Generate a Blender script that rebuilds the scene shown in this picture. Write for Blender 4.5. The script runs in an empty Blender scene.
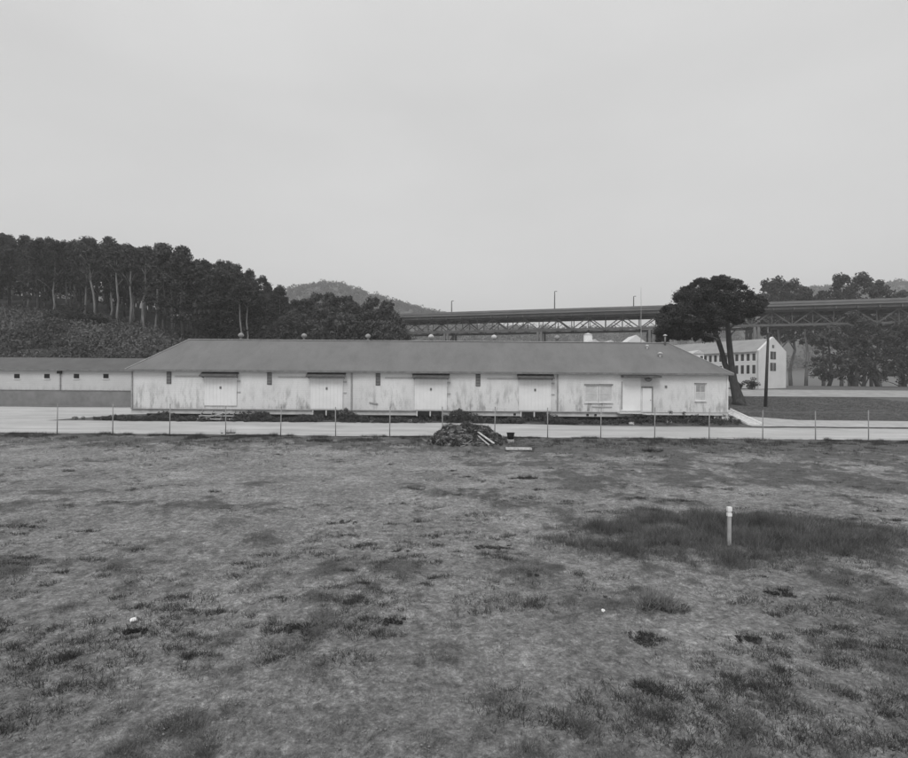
import bpy, math, random
import numpy as np
from mathutils import Vector
random.seed(7); RNG = np.random.default_rng(11)
sc = bpy.context.scene
col = sc.collection
# ---------------------------------------------------------------- camera and measuring
F = 550.0; ROLL = 0.0075; CAMZ = 4.0
def at(px, py, d):
    """world point seen at photograph position (px, py) at distance d"""
    dx = px - 454; dy = py - 379
    ux = dx + ROLL*dy; uy = dy - ROLL*dx
    return Vector((ux/F*d, d, CAMZ - (uy - 6)/F*d))
cd = bpy.data.cameras.new('camera'); cam = bpy.data.objects.new('camera', cd); col.objects.link(cam)
cam.location = (0, 0, CAMZ); cam.rotation_euler = (math.pi/2, -ROLL, 0)
cd.sensor_width = 36; cd.lens = 36*F/908; cd.shift_y = 6/908; cd.clip_end = 8000; cd.clip_start = 0.05
sc.camera = cam
# ---------------------------------------------------------------- noise
def _h(ix, iy, s):
    n = (ix*374761393 + iy*668265263 + s*1442695041) & 0xffffffff
    n = ((n ^ (n >> 13))*1274126177) & 0xffffffff
    return ((n ^ (n >> 16)) & 0xffff)/65535.0
def vn(x, y, s=0):
    x = np.asarray(x, float); y = np.asarray(y, float)
    ix = np.floor(x).astype(np.int64); iy = np.floor(y).astype(np.int64)
    fx = x-ix; fy = y-iy; fx = fx*fx*(3-2*fx); fy = fy*fy*(3-2*fy)
    a = _h(ix, iy, s); b = _h(ix+1, iy, s); c = _h(ix, iy+1, s); d = _h(ix+1, iy+1, s)
    return (a*(1-fx)+b*fx)*(1-fy)+(c*(1-fx)+d*fx)*fy
def fbm(x, y, s=0, o=4):
    v = 0; a = .5; t = 0
    for k in range(o):
        v = v + a*vn(np.asarray(x)*2**k+17.3*k, np.asarray(y)*2**k-9.1*k, s+k); t += a; a *= .55
    return v/t
def sstep(a, b, v): 
    t = np.clip((np.asarray(v, float)-a)/(b-a), 0, 1); return t*t*(3-2*t)
# ---------------------------------------------------------------- terrain
def terrain(x, y):
    x = np.asarray(x, float); y = np.asarray(y, float)
    z = np.interp(y, [-50, 49, 55, 73, 83, 130, 150, 3000], [0, 0, .36, .8, 1.3, 3.9, 4.5, 4.5])
    hx = np.interp(x, [-260, -150, -108, -61, -45, -20, 0], [30, 27, 24, 17, 11, 3, 0])
    sy = np.interp(y, [84, 95, 110, 125, 150, 200, 330, 500], [0, .25, .58, .66, .95, 1, .5, 0])
    bump = (fbm(x*.06, y*.06, 5)-.5)*4*sy
    return z + hx*sy + bump*np.clip(hx/10, 0, 1)
def road_far(x):
    x = np.asarray(x, float)
    return np.interp(x, [-46, -24, 5, 12, 30], [53.2, 53.3, 53.5, 52.3, 51.6]) + .5*(fbm(x*.6, x*0, 31)-.5)
def road_near(x):
    x = np.asarray(x, float)
    return 42.3 - .012*x + .9*(fbm(x*.35, x*0+3, 33)-.5) + .8*(fbm(x*1.5, x*0+5, 34)-.5)
def weedpatch(x, y):
    """tall weeds round the marker post"""
    x = np.asarray(x, float); y = np.asarray(y, float)
    a = ((x-8.0)/5.4)**2 + ((y-14.9 - .06*(x-8))/2.9)**2
    return np.clip(1.15 - a*1.05 + 1.5*(fbm(x*.7, y*.9, 41)-.5) + .9*(fbm(x*2.6, y*2.6, 43)-.5), 0, 1)
def grassy(x, y):
    x = np.asarray(x, float); y = np.asarray(y, float)
    n = .62*fbm(x*.62, y*.5, 51, 5) + .38*fbm(x*2.6, y*2.2, 55, 4)
    bias = .20*sstep(31, 39, y) - .02*sstep(20, 30, y)*(1-sstep(31, 35, y)) + .15*sstep(-.05, .3, x/np.maximum(y, 3))*sstep(17, 26, y) - .03*(1-sstep(7, 14, y)) - .03*(1-sstep(.0, .25, x/np.maximum(y, 3)))*sstep(9, 16, y)*(1-sstep(28, 33, y))
    g = sstep(.50, .68, n + bias)
    return np.clip(np.maximum(g, weedpatch(x, y)*1.2), 0, 1)*sstep(0, 1.2, road_near(x)-y+.3)
def relief(x, y):
    m = (1-sstep(41.3, 42.6, y))
    r = .22*(fbm(x*.16, y*.2, 61)-.5) + .09*(fbm(x*.9, y*.9, 62)-.5) + .08*(fbm(x*2.7, y*2.7, 64, 3)-.5) + .07*(fbm(x*6, y*6, 63, 3)-.5)
    return r*m + .05*grassy(x, y)*m - .02*m
def ground_z(x, y): return terrain(x, y) + relief(x, y)
# ---------------------------------------------------------------- materials (the photograph is black and white: every colour is a grey)
def newmat(name):
    m = bpy.data.materials.new(name); m.use_nodes = True
    nt = m.node_tree; b = nt.nodes['Principled BSDF']; b.inputs['Roughness'].default_value = .85
    b.inputs['Specular IOR Level'].default_value = .25
    return m, nt, b
def N(nt, t, **kw):
    n = nt.nodes.new(t)
    for k, v in kw.items(): setattr(n, k, v)
    return n
def noise(nt, scale, detail=5, rough=.6, vec=None, stretch=None):
    n = N(nt, 'ShaderNodeTexNoise'); n.inputs['Scale'].default_value = scale
    n.inputs['Detail'].default_value = detail; n.inputs['Roughness'].default_value = rough
    tc = N(nt, 'ShaderNodeTexCoord')
    mp = N(nt, 'ShaderNodeMapping'); nt.links.new(tc.outputs['Object'], mp.inputs[0])
    if stretch: mp.inputs['Scale'].default_value = stretch
    nt.links.new(mp.outputs[0], n.inputs['Vector'])
    return n.outputs['Fac']
def ramp(nt, src, stops):
    r = N(nt, 'ShaderNodeValToRGB'); e = r.color_ramp.elements
    while len(e) > 1: e.remove(e[-1])
    e[0].position = stops[0][0]; e[0].color = (stops[0][1],)*3+(1,)
    for p, v in stops[1:]:
        q = e.new(p); q.color = (v, v, v, 1)
    nt.links.new(src, r.inputs[0]); return r.outputs[0]
def mixc(nt, fac, a, b, mode='MIX'):
    m = N(nt, 'ShaderNodeMix'); m.data_type = 'RGBA'; m.blend_type = mode
    for i, v in ((0, fac), (6, a), (7, b)):
        if isinstance(v, (int, float)):
            if i == 0: m.inputs[0].default_value = v
            else: m.inputs[i].default_value = (v, v, v, 1)
        else: nt.links.new(v, m.inputs[i])
    return m.outputs[2]
def bumpn(nt, b, h, strength=.3, dist=.02):
    n = N(nt, 'ShaderNodeBump'); n.inputs['Strength'].default_value = strength; n.inputs['Distance'].default_value = dist
    nt.links.new(h, n.inputs['Height']); nt.links.new(n.outputs[0], b.inputs['Normal'])
def plain(name, v, var=.25, scale=3, rough=.8, bump=0, stretch=None):
    m, nt, b = newmat(name)
    c = ramp(nt, noise(nt, scale, stretch=stretch), [(.3, v*(1-var)), (.7, v*(1+var))])
    nt.links.new(c, b.inputs['Base Color']); b.inputs['Roughness'].default_value = rough
    if bump: bumpn(nt, b, noise(nt, scale*6), bump, .02)
    return m
def foliage(name, v, var=.45, scale=.5):
    m, nt, b = newmat(name)
    oi = N(nt, 'ShaderNodeObjectInfo')
    c = ramp(nt, noise(nt, scale, 4), [(.3, v*(1-var)), (.7, v*(1+var))])
    r = ramp(nt, oi.outputs['Random'], [(0, .7), (1, 1.35)])
    nt.links.new(mixc(nt, 1.0, c, r, 'MULTIPLY'), b.inputs['Base Color']); b.inputs['Roughness'].default_value = .7
    return m
M = {}
# painted board wall with flaking and dirt
def wallmat(name, v, stain, streak_lo=1.2, streak_hi=4.6):
    m, nt, b = newmat(name)
    base = ramp(nt, noise(nt, .35, 4), [(.3, v*.90), (.7, v*1.06)])
    boards = N(nt, 'ShaderNodeTexWave'); boards.bands_direction = 'Z'; boards.wave_profile = 'SAW'
    boards.inputs['Scale'].default_value = 1.55; boards.inputs['Distortion'].default_value = .0
    tc = N(nt, 'ShaderNodeTexCoord'); nt.links.new(tc.outputs['Object'], boards.inputs['Vector'])
    edge = ramp(nt, boards.outputs['Fac'], [(0, .82), (.12, 1.0)])
    base = mixc(nt, 1.0, base, edge, 'MULTIPLY')
    # patchy vertical runs of dirt, low on the wall
    s1 = ramp(nt, noise(nt, 1.0, 8, .7, stretch=(1.5, 1, .42)), [(.48, 0), (.62, .85)])
    s2 = ramp(nt, noise(nt, .16, 3), [(.34, .15), (.56, 1)])
    sx = N(nt, 'ShaderNodeSeparateXYZ'); nt.links.new(tc.outputs['Object'], sx.inputs[0])
    mr = N(nt, 'ShaderNodeMapRange'); nt.links.new(sx.outputs['Z'], mr.inputs[0])
    mr.inputs[1].default_value = streak_hi; mr.inputs[2].default_value = streak_lo
    f = mixc(nt, 1.0, s1, s2, 'MULTIPLY'); f = mixc(nt, 1.0, f, mr.outputs[0], 'MULTIPLY')
    c = mixc(nt, f, base, stain)
    fine = ramp(nt, noise(nt, 9, 6, .7), [(.3, .90), (.6, 1.02)])
    c = mixc(nt, 1.0, c, fine, 'MULTIPLY')
    nt.links.new(c, b.inputs['Base Color']); b.inputs['Roughness'].default_value = .75
    bumpn(nt, b, boards.outputs['Fac'], .4, .015)
    return m
M['wall'] = wallmat('weathered_white_boards', .66, .17)
M['wall_dirty'] = wallmat('dirty_white_boards', .52, .2, 1.2, 3.0)
M['skirt'] = plain('skirt_boards', .52, .22, 1.2, bump=.2)
M['band'] = plain('grey_lower_boards', .2, .18, .8, bump=.2)
M['door'] = plain('door_paint', .71, .06, .8)
M['trim'] = plain('trim_paint', .62, .10, 2)
M['dull'] = plain('dull_grey_trim', .17, .3, 3)
M['hood'] = plain('canopy_boards', .085, .35, 3)
M['spout'] = plain('downspout_metal', .28, .2, 3)
M['track'] = plain('rail_metal', .36, .2, 4)
M['louvre'] = plain('louvre_dark', .07, .3, 6)
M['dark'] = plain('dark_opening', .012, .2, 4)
M['board'] = plain('boarded_pane', .48, .15, 2)
M['glass'] = plain('dim_glass', .06, .3, 1, rough=.15)
M['concrete'] = plain('concrete', .38, .2, 1.5, bump=.3)
M['white'] = plain('white_paint', .80, .05, 5)
M['metal'] = plain('galvanised_metal', .5, .2, 3, rough=.5)
M['wire'] = plain('wire_metal', .30, .1, 3, rough=.5)
M['wood'] = plain('grey_timber', .40, .3, 4, bump=.3, stretch=(1, 1, 6))
M['plank'] = plain('pale_plank', .50, .3, 5, bump=.3)
M['pole'] = plain('creosoted_pole', .045, .3, 4)
M['steel'] = plain('bridge_steel', .11, .25, .3)
M['deck'] = plain('bridge_concrete', .17, .15, .2)
M['black'] = plain('black_plastic', .012, .2, 4)
M['stone'] = plain('stone', .33, .25, 2, bump=.5)
M['gravel'] = plain('gravel_stone', .20, .3, 9)
M['bark'] = plain('dark_bark', .055, .5, 2.5, bump=.6, stretch=(3, 3, .6))
M['palebark'] = plain('pale_bark', .17, .6, 1.2, bump=.5, stretch=(3, 3, .4))
M['pine'] = foliage('pine_needles', .027, .4, .5)
M['forest'] = foliage('forest_leaves', .036, .7, .22)
M['midtree'] = foliage('grove_leaves', .055, .45, .35)
M['scrub'] = foliage('scrub_leaves', .072, .75, .13)
M['fartree'] = foliage('far_leaves', .055, .3, .05)
M['weed'] = foliage('weed_leaves', .10, .65, 1.8)
M['weeddark'] = foliage('dark_weeds', .055, .55, 1.6)
M['dry'] = foliage('dry_stalks', .20, .4, 3)
M['spiky'] = foliage('spiky_leaves', .22, .6, 5)
M['barr'] = plain('barracks_wall', .62, .07, .3)
M['barroof'] = plain('barracks_roof', .27, .12, .5)
# shingle roof
m, nt, b = newmat('composition_roof')
c = ramp(nt, noise(nt, .25, 5, .6), [(.3, .15), (.7, .185)])
c2 = ramp(nt, noise(nt, 14, 4, .7), [(.3, .88), (.7, 1.08)])
w = N(nt, 'ShaderNodeTexWave'); w.bands_direction = 'Z'; w.wave_profile = 'SAW'; w.inputs['Scale'].default_value = 2.6; w.inputs['Distortion'].default_value = .25
tc = N(nt, 'ShaderNodeTexCoord'); nt.links.new(tc.outputs['Object'], w.inputs[0])
c3 = ramp(nt, w.outputs['Fac'], [(0, .90), (.2, 1)])
st = ramp(nt, noise(nt, .5, 6, .7, stretch=(2.2, 1, .25)), [(.46, 1), (.68, .86)])
c = mixc(nt, 1, c, c2, 'MULTIPLY'); c = mixc(nt, 1, c, c3, 'MULTIPLY'); c = mixc(nt, 1, c, st, 'MULTIPLY')
nt.links.new(c, b.inputs['Base Color']); b.inputs['Roughness'].default_value = .9; M['roof'] = m
M['roofdark'] = plain('dark_composition_roof', .105, .15, .6, rough=.9)
# ground
m, nt, b = newmat('dirt_and_dry_turf')
g = N(nt, 'ShaderNodeAttribute'); g.attribute_name = 'grass'
dirt = ramp(nt, noise(nt, .35, 8, .65), [(.32, .145), (.5, .19), (.68, .265)])
grit = ramp(nt, noise(nt, 16, 8, .85), [(.30, .40), (.5, 1.0), (.68, 1.9)])
grit3 = ramp(nt, noise(nt, 3.2, 6, .7), [(.32, .60), (.5, 1.0), (.68, 1.35)])
grit2 = ramp(nt, noise(nt, 7, 6, .8), [(.34, .55), (.5, 1.0), (.66, 1.5)])
dirt = mixc(nt, 1, dirt, grit2, 'MULTIPLY'); dirt = mixc(nt, 1, dirt, grit, 'MULTIPLY'); dirt = mixc(nt, 1, dirt, grit3, 'MULTIPLY')
turf = ramp(nt, noise(nt, 1.6, 8, .75), [(.33, .06), (.55, .105), (.75, .18)])
turf = mixc(nt, 1, turf, grit, 'MULTIPLY')
nb = ramp(nt, noise(nt, 2.2, 6, .75), [(.35, -.0), (.65, 1)])
gm = N(nt, 'ShaderNodeMath', operation='MULTIPLY_ADD'); nt.links.new(nb, gm.inputs[0]); gm.inputs[1].default_value = .55
nt.links.new(g.outputs['Fac'], gm.inputs[2])
gm2 = N(nt, 'ShaderNodeMapRange'); nt.links.new(gm.outputs[0], gm2.inputs[0]); gm2.inputs[1].default_value = .45; gm2.inputs[2].default_value = 1.15
c = mixc(nt, gm2.outputs[0], dirt, turf)
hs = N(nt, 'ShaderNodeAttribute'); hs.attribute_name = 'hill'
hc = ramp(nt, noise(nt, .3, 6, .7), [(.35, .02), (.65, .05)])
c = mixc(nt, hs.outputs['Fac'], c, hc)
nt.links.new(c, b.inputs['Base Color']); b.inputs['Roughness'].default_value = .95
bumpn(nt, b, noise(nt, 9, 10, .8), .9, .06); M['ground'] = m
# road
m, nt, b = newmat('pale_gravel_road')
c = ramp(nt, noise(nt, .5, 7, .65, stretch=(.25, 1, 1)), [(.3, .30), (.7, .50)])
c2 = ramp(nt, noise(nt, 12, 6, .8), [(.3, .85), (.7, 1.15)])
nt.links.new(mixc(nt, 1, c, c2, 'MULTIPLY'), b.inputs['Base Color']); b.inputs['Roughness'].default_value = .95
bumpn(nt, b, noise(nt, 8, 6, .7), .4, .02); M['road'] = m
M['hill'] = plain('far_hill', .09, .3, .02, rough=.95)
M['pilesoil'] = plain('pile_soil', .11, .5, 2.2, rough=.95, bump=.9)
# ---------------------------------------------------------------- mesh helpers
def tag(o, label=None, cat=None, group=None, kind=None):
    if label: o['label'] = label
    if cat: o['category'] = cat
    if group: o['group'] = group
    if kind: o['kind'] = kind
    return o
def empty(name, loc, rz=0):
    o = bpy.data.objects.new(name, None); col.objects.link(o); o.location = loc; o.rotation_euler = (0, 0, rz)
    o.empty_display_size = .3; return o
class MB:
    def __init__(s): s.v = []; s.f = []
    def add(s, vs, fs):
        o = len(s.v); s.v += [tuple(map(float, q)) for q in vs]; s.f += [tuple(i+o for i in q) for q in fs]; return s
    def box(s, x0, x1, y0, y1, z0, z1):
        return s.add([(x0,y0,z0),(x1,y0,z0),(x1,y1,z0),(x0,y1,z0),(x0,y0,z1),(x1,y0,z1),(x1,y1,z1),(x0,y1,z1)],
                     [(0,3,2,1),(4,5,6,7),(0,1,5,4),(1,2,6,5),(2,3,7,6),(3,0,4,7)])
    def bar(s, a, b, w, h=None):
        """rectangular bar between two points"""
        a = Vector(a); b = Vector(b); h = h or w; d = (b-a).normalized()
        u = Vector((0, 0, 1)) if abs(d.z) < .9 else Vector((0, 1, 0))
        r = d.cross(u).normalized()*w/2; t = r.cross(d).normalized()*h/2
        vs = [p+q for p in (a, b) for q in (-r-t, r-t, r+t, -r+t)]
        return s.add(vs, [(0,1,2,3),(4,7,6,5),(0,4,5,1),(1,5,6,2),(2,6,7,3),(3,7,4,0)])
    def tube(s, pts, rads, n=8, wob=0):
        pts = [Vector(p) for p in pts]; rings = []
        for i, p in enumerate(pts):
            d = (pts[min(i+1, len(pts)-1)]-pts[max(i-1, 0)]).normalized()
            u = Vector((0, 1, 0)) if abs(d.y) < .8 else Vector((1, 0, 0))
            a = d.cross(u).normalized(); c = a.cross(d)
            for k in range(n):
                t = 2*math.pi*k/n; rr = rads[i]*(1+random.uniform(-wob, wob))
                rings.append(p+a*math.cos(t)*rr+c*math.sin(t)*rr)
        fs = []
        for i in range(len(pts)-1):
            for k in range(n):
                fs.append((i*n+k, i*n+(k+1) % n, (i+1)*n+(k+1) % n, (i+1)*n+k))
        fs.append(tuple(range(n-1, -1, -1))); fs.append(tuple((len(pts)-1)*n+k for k in range(n)))
        return s.add(rings, fs)
    def build(s, name, mat, parent=None, smooth=False):
        me = bpy.data.meshes.new(name); me.from_pydata(s.v, [], s.f); me.update()
        me.materials.append(mat)
        if smooth: me.polygons.foreach_set('use_smooth', [True]*len(me.polygons))
        o = bpy.data.objects.new(name, me); col.objects.link(o)
        if parent: o.parent = parent
        return o
def npmesh(name, V, Fc, mat, parent=None, smooth=False):
    """V (n,3); Fc (m,k)"""
    V = np.asarray(V, np.float32); Fc = np.asarray(Fc, np.int32); k = Fc.shape[1]
    me = bpy.data.meshes.new(name); me.vertices.add(len(V)); me.vertices.foreach_set('co', V.ravel())
    me.loops.add(Fc.size); me.loops.foreach_set('vertex_index', Fc.ravel())
    me.polygons.add(len(Fc)); me.polygons.foreach_set('loop_start', np.arange(0, Fc.size, k, dtype=np.int32))
    me.polygons.foreach_set('loop_total', np.full(len(Fc), k, np.int32))
    if smooth: me.polygons.foreach_set('use_smooth', np.ones(len(Fc), bool))
    me.update(calc_edges=True); me.validate(); me.materials.append(mat)
    o = bpy.data.objects.new(name, me); col.objects.link(o)
    if parent: o.parent = parent
    return o
def gridmesh(name, xs, ys, zf, mat):
    X, Y = np.meshgrid(xs, ys); Z = zf(X, Y); nx = len(xs); ny = len(ys)
    V = np.stack([X.ravel(), Y.ravel(), Z.ravel()], 1)
    i = np.arange(nx-1)[None, :] + nx*np.arange(ny-1)[:, None]; i = i.ravel()
    return npmesh(name, V, np.stack([i, i+1, i+1+nx, i+nx], 1), mat, smooth=True), X, Y
def leaves(C, R, n, size, flat=.75, shell=.55):
    """small random leaf faces through clumps with centres C and radii R"""
    C = np.asarray(C, float); R = np.broadcast_to(np.asarray(R, float), (len(C),)); m = len(C)*n
    c = np.repeat(C, n, 0); r = np.repeat(R, n)
    d = RNG.normal(size=(m, 3)); d /= np.linalg.norm(d, axis=1)[:, None]
    rad = r*(shell + (1-shell)*RNG.random(m)**.6)
    p = c + d*rad[:, None]*np.array([1, 1, flat])
    nrm = d + RNG.normal(size=(m, 3))*.55; nrm /= np.linalg.norm(nrm, axis=1)[:, None]
    a = np.cross(nrm, RNG.normal(size=(m, 3))); a /= np.linalg.norm(a, axis=1)[:, None]
    b = np.cross(nrm, a); s = size*(.6+.8*RNG.random(m))[:, None]
    V = np.stack([p-a*s, p+b*s*.5, p+a*s, p-b*s*.5], 1).reshape(-1, 3)
    return V, np.arange(len(V)).reshape(-1, 4)
def blades(P, n, h, w, spread, lean=.5):
    """tufts: n upright blades round each point P"""
    P = np.asarray(P, float); m = len(P)*n
    h = np.repeat(np.broadcast_to(h, (len(P),)), n); sp = np.repeat(np.broadcast_to(spread, (len(P),)), n)
    p = np.repeat(P, n, 0); ang = RNG.random(m)*6.283; rr = np.sqrt(RNG.random(m))*sp
    p = p + np.stack([np.cos(ang)*rr, np.sin(ang)*rr, np.zeros(m)-.01], 1)
    t = RNG.random(m)*6.283; L = h*(.5+.8*RNG.random(m)); ln = lean*L*(RNG.random(m)+.2)
    tip = p + np.stack([np.cos(ang)*ln*.7+np.cos(t)*ln*.5, np.sin(ang)*ln*.7+np.sin(t)*ln*.5, L], 1)
    side = np.stack([np.cos(t), np.sin(t), np.zeros(m)], 1)*(w/2)
    V = np.stack([p-side, p+side, tip], 1).reshape(-1, 3)
    return V, np.arange(len(V)).reshape(-1, 3)
def dup_tree(o, loc, rz=0, scale=1, label=None):
    r = o.copy(); col.objects.link(r); r.location = loc; r.rotation_euler = (0, 0, rz)
    r.scale = (scale,)*3 if isinstance(scale, (int, float)) else scale
    if label: r['label'] = label
    for ch in list(o.children):
        c = ch.copy(); col.objects.link(c); c.parent = r
        for g2 in list(ch.children):
            d = g2.copy(); col.objects.link(d); d.parent = c
    return r
# ---------------------------------------------------------------- ground, road, paths
xs = np.concatenate([-np.geomspace(1500, 46, 70), np.arange(-45, 45.01, .17), np.geomspace(46, 1500, 70)])
ys = np.concatenate([[-40, -25, -15, -8, -4, -1], np.arange(1, 20, .09), np.arange(20, 46, .14), np.arange(46, 66, .5), np.arange(66, 200, 1.5), np.geomspace(201, 1500, 40)])
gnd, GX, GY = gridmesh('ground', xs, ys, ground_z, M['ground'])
a = gnd.data.attributes.new('grass', 'FLOAT', 'POINT'); a.data.foreach_set('value', np.clip(grassy(GX, GY) + .9*sstep(44, 46, GY), 0, 1).astype(np.float32).ravel())
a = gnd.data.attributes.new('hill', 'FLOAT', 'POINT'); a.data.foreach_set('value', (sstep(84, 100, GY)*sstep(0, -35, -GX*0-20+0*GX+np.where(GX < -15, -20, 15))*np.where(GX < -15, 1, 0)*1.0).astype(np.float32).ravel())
tag(gnd, 'bare dirt lot with thin dry turf running back past the warehouse', kind='structure')
def strip(xs, y0f, y1f, nj, lift):
    J = np.linspace(0, 1, nj+1)[:, None]; X = np.broadcast_to(xs[None, :], (nj+1, len(xs)))
    Y = y0f(xs)[None, :]*(1-J) + y1f(xs)[None, :]*J
    Z = terrain(X, Y)+lift; nx = len(xs)
    i = (np.arange(nx-1)[None, :] + nx*np.arange(nj)[:, None]).ravel()
    return np.stack([X.ravel(), Y.ravel(), Z.ravel()], 1), np.stack([i, i+1, i+1+nx, i+nx], 1)
def joinm(parts):
    V = []; Fs = []; o = 0
    for v, f in parts: V.append(v); Fs.append(np.asarray(f)+o); o += len(v)
    return np.concatenate(V), np.concatenate(Fs)
def isl_top(x):   # far rim of the weedy island left of the warehouse
    return np.interp(x, [-200, -39.2, -37.5, -35.8, -32.6, -32.5], [0, 0, 2.2, 6.8, 7.8, 7.8]) + road_far(x)
V, Fc = joinm([strip(np.arange(-170, 170, .5), road_near, road_far, 20, .035),
               strip(np.concatenate([np.arange(-170, -32.8, .5), [-32.8]]), isl_top, lambda x: 71.0+0*x, 20, .035)])
tag(npmesh('road', V, Fc, M['road'], smooth=True), 'pale gravel service road along the front of the warehouse', kind='structure')
V, Fc = strip(np.arange(28.6, 90, .5), lambda x: road_far(x)+1.0, lambda x: np.interp(x, [28, 33, 37, 90], [61, 65, 59, 57.5]), 10, .05)
tag(npmesh('path', V, Fc, M['concrete'], smooth=True), 'pale concrete path past the right end of the warehouse', kind='structure')
V, Fc = strip(np.arange(44, 110, .6), lambda x: 101+0*x, lambda x: 122+.0*x, 12, .05)
M['lawn'] = plain('pale_lawn', .30, .25, .6, rough=.95, bump=.5)
tag(npmesh('lawn', V, Fc, M['lawn'], smooth=True), 'pale dry lawn in front of the three storey block', kind='structure')
# ---------------------------------------------------------------- long warehouse
WD = 55.0
def wx(px): return (px-454)/F*WD
def wz(px, py): return at(px, py, WD).z
W = empty('warehouse', (-2.45, WD+5, .3))
tag(W, 'long low white boarded warehouse with grey hipped roof and four canopied freight doors', 'warehouse')
OFF = Vector((2.45, -WD-5, -.3))
def part(mb, name, mat, parent=W, smooth=False):
    """geometry given in world coordinates; put it under the building"""
    root = parent
    while root.parent: root = root.parent
    off = -root.location
    mb.v = [(v[0]+off.x, v[1]+off.y, v[2]+off.z) for v in mb.v]
    return mb.build(name, mat, parent, smooth)
XL, XR = wx(131), wx(728); ZF, ZE = 1.42, 5.18
part(MB().box(XL, XR, WD, WD+10, ZF, ZE-.002), 'wall', M['wall'])
# skirt boards below the floor line, open at the right end
sk = part(MB().box(XL, wx(640), WD+.12, WD+.2, .93, ZF-.05), 'skirt_board', M['skirt'])
part(MB().box(wx(640)+.02, XR, WD-.03, WD+.10, ZF-.27, ZF-.05), 'sill_beam', M['trim'])
part(MB().box(XL-.03, XR+.03, WD-.06, WD+.12, ZF-.045, ZF+.03), 'ledge', M['track'])
part(MB().box(XL+.2, XR-.2, WD+2.5, WD+2.6, .2, ZF-.02), 'inner_skirt', M['dark'])  # near-black sheet, paints in the shade of the gap under the floor
m = MB()
for px in (633, 670, 708): part(MB().box(wx(px)-.28, wx(px)+.28, WD+.12, WD+.6, .2, .78), 'footing', M['concrete'])
for px in (633, 670, 708, 652, 690, 722): part(MB().box(wx(px)-.08, wx(px)+.08, WD+.3, WD+.46, .78 if px in (633,670,708) else .3, ZF-.28), 'pier', M['dull'])
part(MB().box(wx(640), XR-.5, WD+.62, WD+.7, .62, .74), 'brace_board', M['dull'])
# roof
def hip(x0, x1, y0, y1, ze, rx0, rx1, yr, zr, th=.16):
    vs = [(x0,y0,ze),(x1,y0,ze),(x1,y1,ze),(x0,y1,ze),(rx0,yr,zr),(rx1,yr,zr)]
    vs += [(x0,y0,ze-th),(x1,y0,ze-th),(x1,y1,ze-th),(x0,y1,ze-th)]
    return MB().add(vs, [(0,1,5,4),(1,2,5),(2,3,4,5),(3,0,4),(6,7,1,0),(7,8,2,1),(8,9,3,2),(9,6,0,3),(9,8,7,6)])
RX0, RX1 = at(189, 339, 60).x, at(668, 344, 60).x; RZ = 8.76
roof = part(hip(XL-.35, XR+.35, WD-.45, WD+10.45, ZE+.16, RX0, RX1, WD+5, RZ), 'roof', M['roof'])
part(MB().bar((RX0, 60, RZ+.02), (RX1, 60, RZ+.02), .30, .07), 'ridge_cap', M['track'], roof)
for (p, q) in (((XL-.35, WD-.45, ZE+.17), (RX0, 60, RZ+.02)), ((XR+.35, WD-.45, ZE+.17), (RX1, 60, RZ+.02))):
    part(MB().bar(p, q, .22, .05), 'hip_cap', M['spout'], roof)
part(MB().box(XL-.37, XR+.37, WD-.50, WD-.453, ZE-.02, ZE+.14), 'fascia', M['dull'], roof)
# round ridge ventilators
for i, px in enumerate((241, 304, 368, 431, 494, 557)):
    x = at(px, 340, 60).x; t = part(MB().tube([(x,60,RZ-.1),(x,60,RZ+.32)], [.13,.13], 12), 'roof_ventilator', M['dull'], W, True)
    part(MB().tube([(x,60,RZ+.28),(x,60,RZ+.40),(x,60,RZ+.56),(x,60,RZ+.70),(x,60,RZ+.76)], [.16,.30,.31,.18,.04], 14), 'cowl', M['metal'] if i in (3, 4) else M['spout'], t, True)
def roofpt(px, py):   # a point on the front slope
    k = (RZ-ZE-.16)/5.45
    lo, hi = 54.6, 60
    for _ in range(40):
        mid = (lo+hi)/2; p = at(px, py, mid)
        if p.z > ZE+.16+k*(mid-54.55): lo = mid
        else: hi = mid
    return at(px, py, lo)
for px, py, r, h, mt in ((647, 349, .09, .3, 'metal'), (660, 357, .12, .35, 'metal'), (665, 345, .10, 1.0, 'dull')):
    p = roofpt(px, py); s = part(MB().tube([p-Vector((0,0,.1)), p+Vector((0,0,h))], [r, r], 10), 'vent_pipe', M[mt], roof, True)
    part(MB().tube([p+Vector((0,0,h)), p+Vector((0,0,h+.06)), p+Vector((0,0,h+.16))], [r*2.2, r*2.2, .02], 10), 'pipe_cap', M['metal'], s)
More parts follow.
